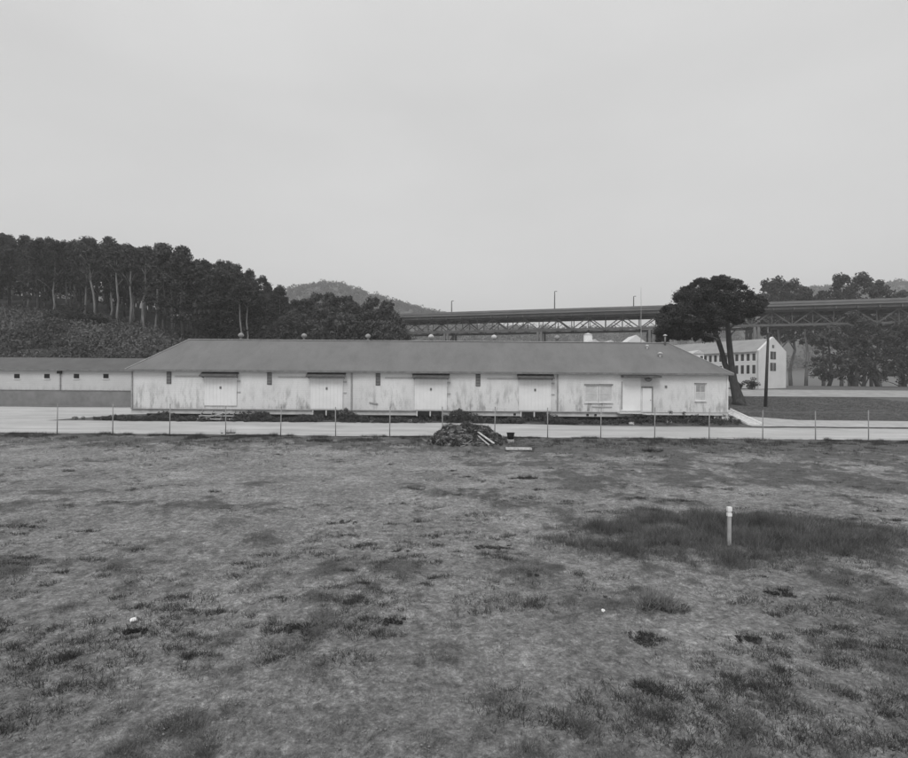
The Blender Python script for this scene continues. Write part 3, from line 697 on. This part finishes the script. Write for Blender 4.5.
# ---------------------------------------------------------------- far hills and distant woods
tab = [(-900,262),(-300,268),(0,275),(200,290),(280,293),(300,288),(320,286),(345,288),(370,296),(400,304),(430,312),(470,321),(500,328),(560,331),(650,330),(700,322),(735,308),(765,296),(800,290),(900,284),(1000,290),(1400,300),(2200,320)]
HD = 900.0
rx = [at(a, 300, HD).x for a, b_ in tab]; rzv = [at(a, b_, HD).z-7 for a, b_ in tab]
def hillz(x, y):
    xx = x*HD/np.maximum(y, 1)*.35 + x*.65
    h = np.interp(xx, rx, rzv)
    return 3.5 + h*sstep(560, HD, y)*(1-.6*sstep(HD+20, 1400, y)) + 9*(fbm(x*.016, y*.016, 81)-.5)*sstep(600, 700, y)
hx_, _, _ = gridmesh('hills', np.arange(-1400, 1600, 14.), np.arange(540, 1500, 14.), hillz, M['hill'])
tag(hx_, 'low wooded hills far behind the viaduct', kind='structure')
C = []; R = []
for _ in range(7000):
    y = random.uniform(640, 950); px = random.uniform(-60, 1000); x = (px-454)/F*y
    if px < 240: continue
    dens = 1.0 if px < 445 or px > 700 else .6
    if random.random() > dens: continue
    if float(fbm(x*.01, y*.01, 85)) < .30: continue
    r = random.uniform(3.5, 7.0); C.append((x, y, float(hillz(x, y))+r*random.uniform(.3, 1.0))); R.append(r)
V, Fc = leaves(C, R, 30, 1.7, .9, .6)
tag(npmesh('distant_woods', V, Fc, M['fartree'], ), 'hazy woods covering the far hills', kind='stuff')
# ---------------------------------------------------------------- tree kinds for the slope at left
def make_tree(name, h, cr, mat, bark, n, low=.45, lean=0, tr=.32, lsz=.30, nl=42, flat=.8):
    r = empty(name, (0, 0, 0)); m = MB(); tp = []
    for k in range(6):
        t = k/5; tp.append((lean*t*t*h+random.uniform(-.3, .3), random.uniform(-.3, .3), -.4+t*h*.9))
    m.tube(tp, [tr*1.25, tr, tr*.85, tr*.7, tr*.45, tr*.15], 8, .08)
    for k in range(7):
        t = random.uniform(low*1.15, .88); b0 = Vector(tp[min(5, int(t*5))]); a = random.random()*6.28
        m.tube([b0, b0+Vector((math.cos(a)*cr*.4, math.sin(a)*cr*.4, h*.09)), b0+Vector((math.cos(a)*cr*.75, math.sin(a)*cr*.75, h*.14))], [tr*.32, tr*.2, tr*.06], 5)
    m.build('trunk', M[bark], r, True)
    C = []; R = []
    for k in range(n):
        t = low+(1-low)*random.random()**.8; a = random.random()*6.28
        u = (t-low)/(1-low); prof = min(1, .35+2.6*u)*(1-u**2.2*.88)
        rr = cr*prof*math.sqrt(random.random())
        C.append((lean*t*t*h+math.cos(a)*rr, math.sin(a)*rr, t*h)); R.append(random.uniform(.10, .25)*cr)
    npmesh('crown', *leaves(C, R, nl, lsz, flat, .4), M[mat], r)
    return r
used = {}
def plant(proto, x, y, s=1, label=None, group=None, cat='tree', dz=0, rz=None):
    rz = random.random()*6.28 if rz is None else rz; loc = (x, y, float(terrain(x, y))+dz)
    if proto.name not in used: used[proto.name] = 1; o = proto; o.location = loc; o.rotation_euler = (0, 0, rz); o.scale = (s,)*3
    else: o = dup_tree(proto, loc, rz, s)
    for k in ('label', 'group', 'category'):
        if k in o: del o[k]
    return tag(o, label, cat, group)
tall = [make_tree('tall_tree', 17+i, 3.6+.3*i, 'forest', 'palebark', 85, .42, 0, .26, .24, 46) for i in range(4)]
dense = [make_tree('dense_tree', 14+i*1.2, 4.2, 'forest', 'bark', 95, .20, 0, .3, .24, 50) for i in range(3)]
mid = [make_tree('bushy_tree', 10+i, 4.4, 'midtree', 'bark', 100, .08, 0, .28, .22, 52) for i in range(3)]
# trees with pale bare trunks standing at the front of the wood
for px, py, d, topy, l in ((130, 325, 122, 246, 'straight pale trunked tree, left of the three bare trunks above the brushy slope'),
        (143.5, 326, 122, 250, 'tree with the middle one of the three straight pale trunks above the slope'),
        (157, 329, 121, 252, 'tree with the rightmost of the three straight pale trunks above the slope'),
        (116, 326, 124, 248, 'tree with a forked pale trunk left of the three straight ones'),
        (90, 312, 126, 244, 'tree with a leaning pale trunk near the left end of the wood'),
        (171, 322, 124, 258, 'slim tree just right of the three straight pale trunks'),
        (192, 316, 128, 262, 'thin trunked tree above the left end of the warehouse ridge'),
        (240, 332, 112, 280, 'pale trunked tree directly behind the leftmost ridge ventilator'),
        (247, 330, 113, 285, 'pale trunked tree just right of the leftmost ridge ventilator')):
    x = (px-454)/F*d; g0 = float(terrain(x, d)); h = at(px, topy, d).z-g0
    lean = .14 if px == 90 else (.05 if px == 116 else .0)
    t = make_tree('tall_tree', h, 3.0, 'forest', 'palebark', 46, .60 if px < 200 else .7, -lean, .30 if px < 200 else .2, .26, 40)
    plant(t, x+lean*h*.5, d, 1, l, 'trees with pale trunks at the edge of the wood', rz=0)
# skyline and body of the wood
sky_tab = ([-60, 0, 57, 100, 150, 190, 230, 260, 290], [238, 238, 241, 242, 246, 255, 264, 277, 293])
def wood(d, px, jit, s=1, protos=None):
    px = px+random.uniform(-jit, jit); d = d+random.uniform(-3, 3); x = (px-454)/F*d; g0 = float(terrain(x, d))
    tz = at(px, float(np.interp(px, *sky_tab))+random.choice((2, 3, 4, 6, 8, 11)), d).z
    pr = random.choice(protos or tall); h0 = {'t': 18.5, 'd': 15.2, 'b': 11}[pr.name[0]]
    k = min(1.35, max(.55, (tz-g0)/h0))
    plant(pr, x, d, k, 'dark tall tree in the close wood covering the hill at left', 'trees of the wood on the left hill')
for d, st_ in ((170, 11), (158, 11), (148, 12), (138, 13), (129, 15)):
    px = -50
    while px < 285:
        wood(d, px, 4, 1, tall if d > 150 else tall+dense); px += st_
for d, st_ in ((118, 14),):
    px = 165
    while px < 262: wood(d, px, 4, .8, dense); px += st_
for d, st_ in ((186, 15), (176, 15)):
    px = -60
    while px < 250:
        x = (px+random.uniform(-3, 3)-454)/F*d; plant(random.choice(dense), x, d, random.uniform(.62, .8), 'dark tall tree in the close wood covering the hill at left', 'trees of the wood on the left hill'); px += st_
# grove in the middle, in front of the viaduct
grove = ([175, 215, 250, 280, 300, 330, 345, 370, 385, 400, 412], [318, 312, 304, 303, 300, 297, 299, 300, 306, 318, 330])
for d, st_ in ((150, 13), (140, 13), (128, 14), (116, 15)):
    px = 205 if d < 135 else 255
    while px < (409 if d > 130 else 392):
        q = px+random.uniform(-4, 4); x = (q-454)/F*d; g0 = float(terrain(x, d)); tz = at(q, float(np.interp(q, *grove))+random.uniform(0, 5)+(0 if d > 130 else 14), d).z
        plant(random.choice(mid), x, d, max(.45, min(1.9, (tz-g0)/11.3)), 'bushy mid grey tree in the grove between the wood and the viaduct', 'trees of the grove in front of the viaduct'); px += st_
# woods right of the frame and trees beyond the pine
for px, d, ty in ((778, 215, 287), (768, 222, 284), (792, 215, 284), (806, 205, 280), (822, 210, 284), (840, 200, 278), (858, 205, 283), (878, 198, 280), (900, 200, 284), (925, 200, 280), (830, 150, 325), (852, 150, 318), (876, 148, 322), (903, 150, 314), (930, 150, 318)):
    x = (px-454)/F*d; g0 = float(terrain(x, d)); tz = at(px, ty, d).z
    plant(random.choice(tall if d > 190 else mid), x, d, (tz-g0)/(18.5 if d > 190 else 11.3), 'tall hazy tree standing beyond the pine and the utility pole' if d > 190 else 'rounded tree right of the three storey block', 'trees at the right beyond the pine' if d > 190 else 'rounded trees right of the block')
for p in tall+dense+mid:
    if p.name not in used:
        for c_ in list(p.children): bpy.data.objects.remove(c_)
        bpy.data.objects.remove(p)
# scrub on the slope
C = []; R = []
for _ in range(9000):
    y = random.uniform(83, 128); px = random.uniform(-70, 330); x = (px-454)/F*y
    if y < 90 and x > -48: continue
    if float(fbm(x*.12, y*.12, 91)) < .31: continue
    r = random.choice((.5, .7, 1.0, 1.9))*random.uniform(.8, 1.2); C.append((x, y, float(terrain(x, y))+r*.35)); R.append(r)
V, Fc = leaves(C, R, 30, .22, .7, .5); tag(npmesh('scrub', V, Fc, M['scrub']), 'brushy scrub covering the slope above the low building at left', kind='stuff')
for px, d, r, l in ((160, 92, 3.2, 'dark round bush at the left end of the warehouse roof'), (140, 93, 2.6, 'smaller dark bush left of the round one at the roof end'), (92, 118, 2.2, 'dark bush at the top of the brushy slope'), (65, 117, 3.0, 'large dark bush high on the slope at the left edge')):
    x = (px-454)/F*d; s = empty('bush', (x, d, float(terrain(x, d)))); tag(s, l, 'bush')
    npmesh('foliage', *leaves([(random.gauss(0, r*.55), random.gauss(0, r*.4), r*.5+abs(random.gauss(0, r*.3))) for _ in range(40)], r*.35, 70, .18), M['pine'], s)
    MB().tube([(0,0,-.2),(0,0,r*.6)], [.15,.08], 6).build('stem', M['bark'], s)
# ---------------------------------------------------------------- weeds and grass
# along the foot of the warehouse
P1 = []; 
for _ in range(4600):
    x = random.uniform(-46, 28); y = random.uniform(53.0, 54.85)
    if x < -32.5:
        if x < -36.5 + random.uniform(-1, 3): continue
        y = random.uniform(float(road_far(x))+.3, float(road_far(x))+2.2)
    d_ = float(fbm(x*.25, y*.3, 95)); px = 454+x/y*F
    gap = any(a < px < b_ for a, b_ in ((206, 234), (316, 340), (418, 450), (522, 545)))
    if d_ < .30 or (gap and random.random() < .85): continue
    if px > 575 and random.random() < .7: continue
    P1.append((x, y, gz(x, y), d_))
V1 = leaves([(a, b_, c+.12+3.0*random.random()*max(.04, d_-.30)) for a, b_, c, d_ in P1], .20, 26, .07, .9, .3)
tag(npmesh('weeds', *V1, M['weeddark']), 'dark weeds growing along the foot of the warehouse', kind='stuff')
# turf of the lot: many small tufts
def scatter(n, y0, y1, fx_=.92):
    y = (y0**-0.6 + RNG.random(n)*(y1**-0.6-y0**-0.6))**(-1/0.6)   # denser near
    x = (RNG.random(n)*2-1)*y*fx_; return x, y
def zpts(x, y): return np.stack([x, y, ground_z(x, y)], 1)
x, y = scatter(90000, 4.5, 42.2); k = RNG.random(len(x)) < grassy(x, y)*.9+.015; k &= y < road_near(x)-.05; x, y = x[k], y[k]
h = .035+.05*RNG.random(len(x))+.04*sstep(34, 41, y)
V1 = blades(zpts(x, y), 9, h, .007, .09, 1.3)
tag(npmesh('grass', *V1, M['weed']), 'short patchy turf growing over the dirt lot', kind='stuff')
x, y = scatter(60000, 4.5, 42); k = RNG.random(len(x)) < .25+.4*grassy(x, y); x, y = x[k], y[k]
V1 = blades(zpts(x, y), 6, .03+.035*RNG.random(len(x)), .006, .10, 2.0)
tag(npmesh('dry_grass', *V1, M['dry']), 'thin dry straw scattered over the dirt lot', kind='stuff')
x, y = scatter(1100, 6, 41); k = fbm(x*.3, y*.3, 111) > .44; x, y = x[k], y[k]; V1 = []
for a_, b_ in zip(x, y):
    n_ = random.randint(4, 20); e_ = random.uniform(.07, .38); q = RNG.normal(size=(n_, 2))*[e_, e_*.45]+[a_, b_]
    q = q[q[:, 1] < 41.9]
    if len(q): V1.append(blades(zpts(q[:, 0], q[:, 1]), 12, random.uniform(.04, .10), .010, .07, 1.3))
tag(npmesh('low_weeds', *joinm(V1), M['weeddark']), 'small dark weed mats dotted over the dirt lot', kind='stuff')
x = RNG.uniform(28.5, 75, 30000); y = RNG.uniform(54, 100, 30000); k = (y > np.interp(x, [28, 33, 37, 90], [61, 65, 59, 57.5])+.2) & (y < 100.5); x, y = x[k], y[k]
V1 = blades(np.stack([x, y, terrain(x, y)], 1), 7, .08+.12*fbm(x*.4, y*.4, 119), .02, .18, 1.0)
tag(npmesh('rear_grass', *V1, M['weed']), 'rough grass between the path and the lawn at right', kind='stuff')
# dark thicker fringe by the road and in patches
x = RNG.uniform(-44, 44, 24000); y = 42.3 - RNG.exponential(3.2, 24000); k = (fbm(x*.7, y*.7, 97) > .49) & (y > 27); x, y = x[k], y[k]
V1 = blades(zpts(x, y), 9, .06+.55*np.clip(fbm(x*1.1, y*1.1, 98)-.42, 0, 1)+.10*RNG.random(len(x))**2, .012, .14, .9)
tag(npmesh('verge_weeds', *V1, M['weeddark']), 'dark weedy fringe along the near side of the road', kind='stuff')
# tall weeds round the marker post
x = RNG.uniform(2, 15, 26000); y = RNG.uniform(10.5, 19.5, 26000); wp = weedpatch(x, y)
k = (RNG.random(len(x)) < wp*.8) & ~((np.abs(x-7.0) < .12) & (y < 13.7) & (y > 13)); x, y, wp = x[k], y[k], wp[k]
hh = 1.3*(.05+.42*fbm(x*1.3, y*1.6, 99)**1.6)*(.35+.75*wp)
kk = RNG.random(len(x)) < .45+.55*fbm(x*.9, y*1.2, 45)
V1 = blades(zpts(x[kk], y[kk]), 10, hh[kk], .008, .08, .9)
tag(npmesh('tall_weeds', *V1, M['weed']), 'thick patch of tall weeds around the marker post', kind='stuff')
V1 = blades(zpts(x[~kk], y[~kk]), 7, hh[~kk]*1.1, .006, .08, 1.1)
tag(npmesh('dry_weeds', *V1, M['dry']), 'dry stalks mixed through the weed patch at right', kind='stuff')
# single tufts one can point at
def tuft(px, py, rad, h, label, kind='weed', n=260, w=.010):
    d = 10.
    for _ in range(30): p = at(px, py, d); d *= (CAMZ-gz(p.x, p.y))/max(.2, CAMZ-p.z)
    p = at(px, py, d); s = empty('weed_tuft', (p.x, p.y, gz(p.x, p.y))); tag(s, label, 'weeds')
    c = [(max(-rad, min(rad, random.gauss(0, rad*.5))), random.gauss(0, rad*.3), 0) for _ in range(max(4, int(n/14)))]
    npmesh('blades', *blades(c, 14, h, w, rad*.18, 1.0), M[kind], s)
    npmesh('leaf_litter', *leaves([(a, b_, h*.15) for a, b_, _ in c], rad*.2, 16, .02+h*.06, .4, .2), M['weeddark'], s)
for t in ((662, 607, .42, .20, 'broad spiky plant on the bare dirt in front of the tall weeds', 'spiky', 900, .020),
          (307, 628, .34, .10, 'dark low weed clump at the bottom edge left of centre', 'weeddark', 300),
          (640, 640, .36, .10, 'dark weed clump at the bottom right below the spiky plant', 'weeddark', 300),
          (752, 640, .22, .10, 'small round weed clump in the lower right corner', 'weeddark', 200),
          (136, 632, .22, .12, 'small ragged weed clump at the lower left', 'weeddark', 160),
          (527, 479, .40, .22, 'dark tuft on the bare ground right of centre below the brush pile', 'weeddark', 300),
          (654, 452, .60, .40, 'dark tuft near the fence at right', 'weeddark', 240),
          (320, 441, .80, .50, 'dark bushy weed by the fence left of the brush pile', 'weeddark', 420),
          (229, 434, .50, .45, 'ragged weed at the foot of the fence below the first freight door', 'weed', 200),
          (486, 548, .30, .10, 'flat dark weed in the middle of the lot', 'weeddark', 160),
          (397, 551, .28, .06, 'small flat dark weed left of the middle of the lot', 'weeddark', 120),
          (345, 522, .34, .07, 'low weed patch on the left half of the bare dirt', 'weeddark', 160),
          (505, 549, .34, .08, 'flat dark weed right of the middle one', 'weeddark', 160),
          (395, 625, .24, .07, 'small weed at the bottom edge near the centre', 'weeddark', 160),
          (780, 595, .26, .13, 'dark weed on the dirt right of the spiky plant', 'weeddark', 200),
          (612, 598, .20, .06, 'little dark weed just left of the spiky plant', 'weeddark', 100),
          (530, 575, .20, .06, 'little flat weed in the foreground right of centre', 'weeddark', 100)): tuft(*t)
for px, py, r, l in ((135, 617, .05, 'small white pebble at the lower left of the lot'), (605, 612, .035, 'tiny white pebble left of the spiky plant')):
    d = (CAMZ)*F/(py-385-.0075*(px-454)); boulder('pebble', (px-454)/F*d, d, r, l, 'white', .8)
# loose gravel
x, y = scatter(14000, 4.5, 30); z = ground_z(x, y); r = .005+.013*RNG.random(len(x))**4
oct_ = np.array([(1,0,0),(0,1,0),(-1,0,0),(0,-1,0),(0,0,.7),(0,0,-.7)]); of = np.array([(0,1,4),(1,2,4),(2,3,4),(3,0,4),(1,0,5),(2,1,5),(3,2,5),(0,3,5)])
V = (np.stack([x, y, z+r*.3], 1)[:, None, :] + oct_[None]*r[:, None, None]*(1+.5*RNG.random((len(x), 6, 1)))).reshape(-1, 3)
Fc = (of[None]+6*np.arange(len(x))[:, None, None]).reshape(-1, 3); tag(npmesh('gravel', V, Fc, M['gravel']), 'loose gravel lying over the dirt lot', kind='stuff')
# ---------------------------------------------------------------- haze
hz = MB().box(-1600, 1700, -60, 1600, -3, 190).build('haze', bpy.data.materials.new('haze_air')); tag(hz, 'thin coastal haze over the whole place', kind='stuff')
hm = hz.data.materials[0]; hm.use_nodes = True; nt = hm.node_tree; nt.nodes.clear()
ou = N(nt, 'ShaderNodeOutputMaterial'); pv = N(nt, 'ShaderNodeVolumePrincipled'); pv.inputs['Color'].default_value = (.85, .85, .85, 1); pv.inputs['Density'].default_value = .00055
pv.inputs['Anisotropy'].default_value = .0
nt.links.new(pv.outputs[0], ou.inputs['Volume'])
# ---------------------------------------------------------------- light
EL, AZ = math.radians(52), math.radians(200)     # soft light from behind the camera, slightly left
wd = bpy.data.worlds.new('World'); sc.world = wd; wd.use_nodes = True; nt = wd.node_tree
bg = nt.nodes['Background']; sk = N(nt, 'ShaderNodeTexSky'); sk.sky_type = 'NISHITA'; sk.sun_disc = False
sk.sun_elevation = EL; sk.sun_rotation = AZ; sk.dust_density = 4
bw = N(nt, 'ShaderNodeRGBToBW'); nt.links.new(sk.outputs[0], bw.inputs[0])
tc = N(nt, 'ShaderNodeTexCoord'); sx = N(nt, 'ShaderNodeSeparateXYZ'); nt.links.new(tc.outputs['Generated'], sx.inputs[0])
ov = ramp(nt, sx.outputs['Z'], [(0, .70), (.45, .66), (.62, .74), (1, .98)])
mp = N(nt, 'ShaderNodeMapping'); mp.inputs['Scale'].default_value = (1, 1, 2.5); nt.links.new(tc.outputs['Generated'], mp.inputs[0])
cn = N(nt, 'ShaderNodeTexNoise'); cn.inputs['Scale'].default_value = 1.6; cn.inputs['Detail'].default_value = 4; nt.links.new(mp.outputs[0], cn.inputs['Vector'])
cl = ramp(nt, cn.outputs['Fac'], [(.3, .93), (.7, 1.06)])
ov = mixc(nt, 1, ov, cl, 'MULTIPLY'); sc10 = mixc(nt, 1, ov, ov, 'MIX')
mul = N(nt, 'ShaderNodeVectorMath', operation='SCALE'); nt.links.new(ov, mul.inputs[0]); mul.inputs['Scale'].default_value = 8.5
nt.links.new(mixc(nt, .85, bw.outputs[0], mul.outputs[0]), bg.inputs['Color']); bg.inputs['Strength'].default_value = .125
sl = bpy.data.lights.new('sun', 'SUN'); sl.energy = 1.5; sl.angle = math.radians(25); sl.color = (1, 1, 1)
so = bpy.data.objects.new('sun', sl); col.objects.link(so)
sd = Vector((-.35, -1, 0)).normalized()*math.cos(EL)+Vector((0, 0, math.sin(EL)))
so.rotation_euler = sd.to_track_quat('Z', 'Y').to_euler()
sc.view_settings.view_transform = 'Standard'; sc.view_settings.look = 'None'; sc.view_settings.exposure = .12; sc.view_settings.gamma = 1
sc.view_settings.use_curve_mapping = False
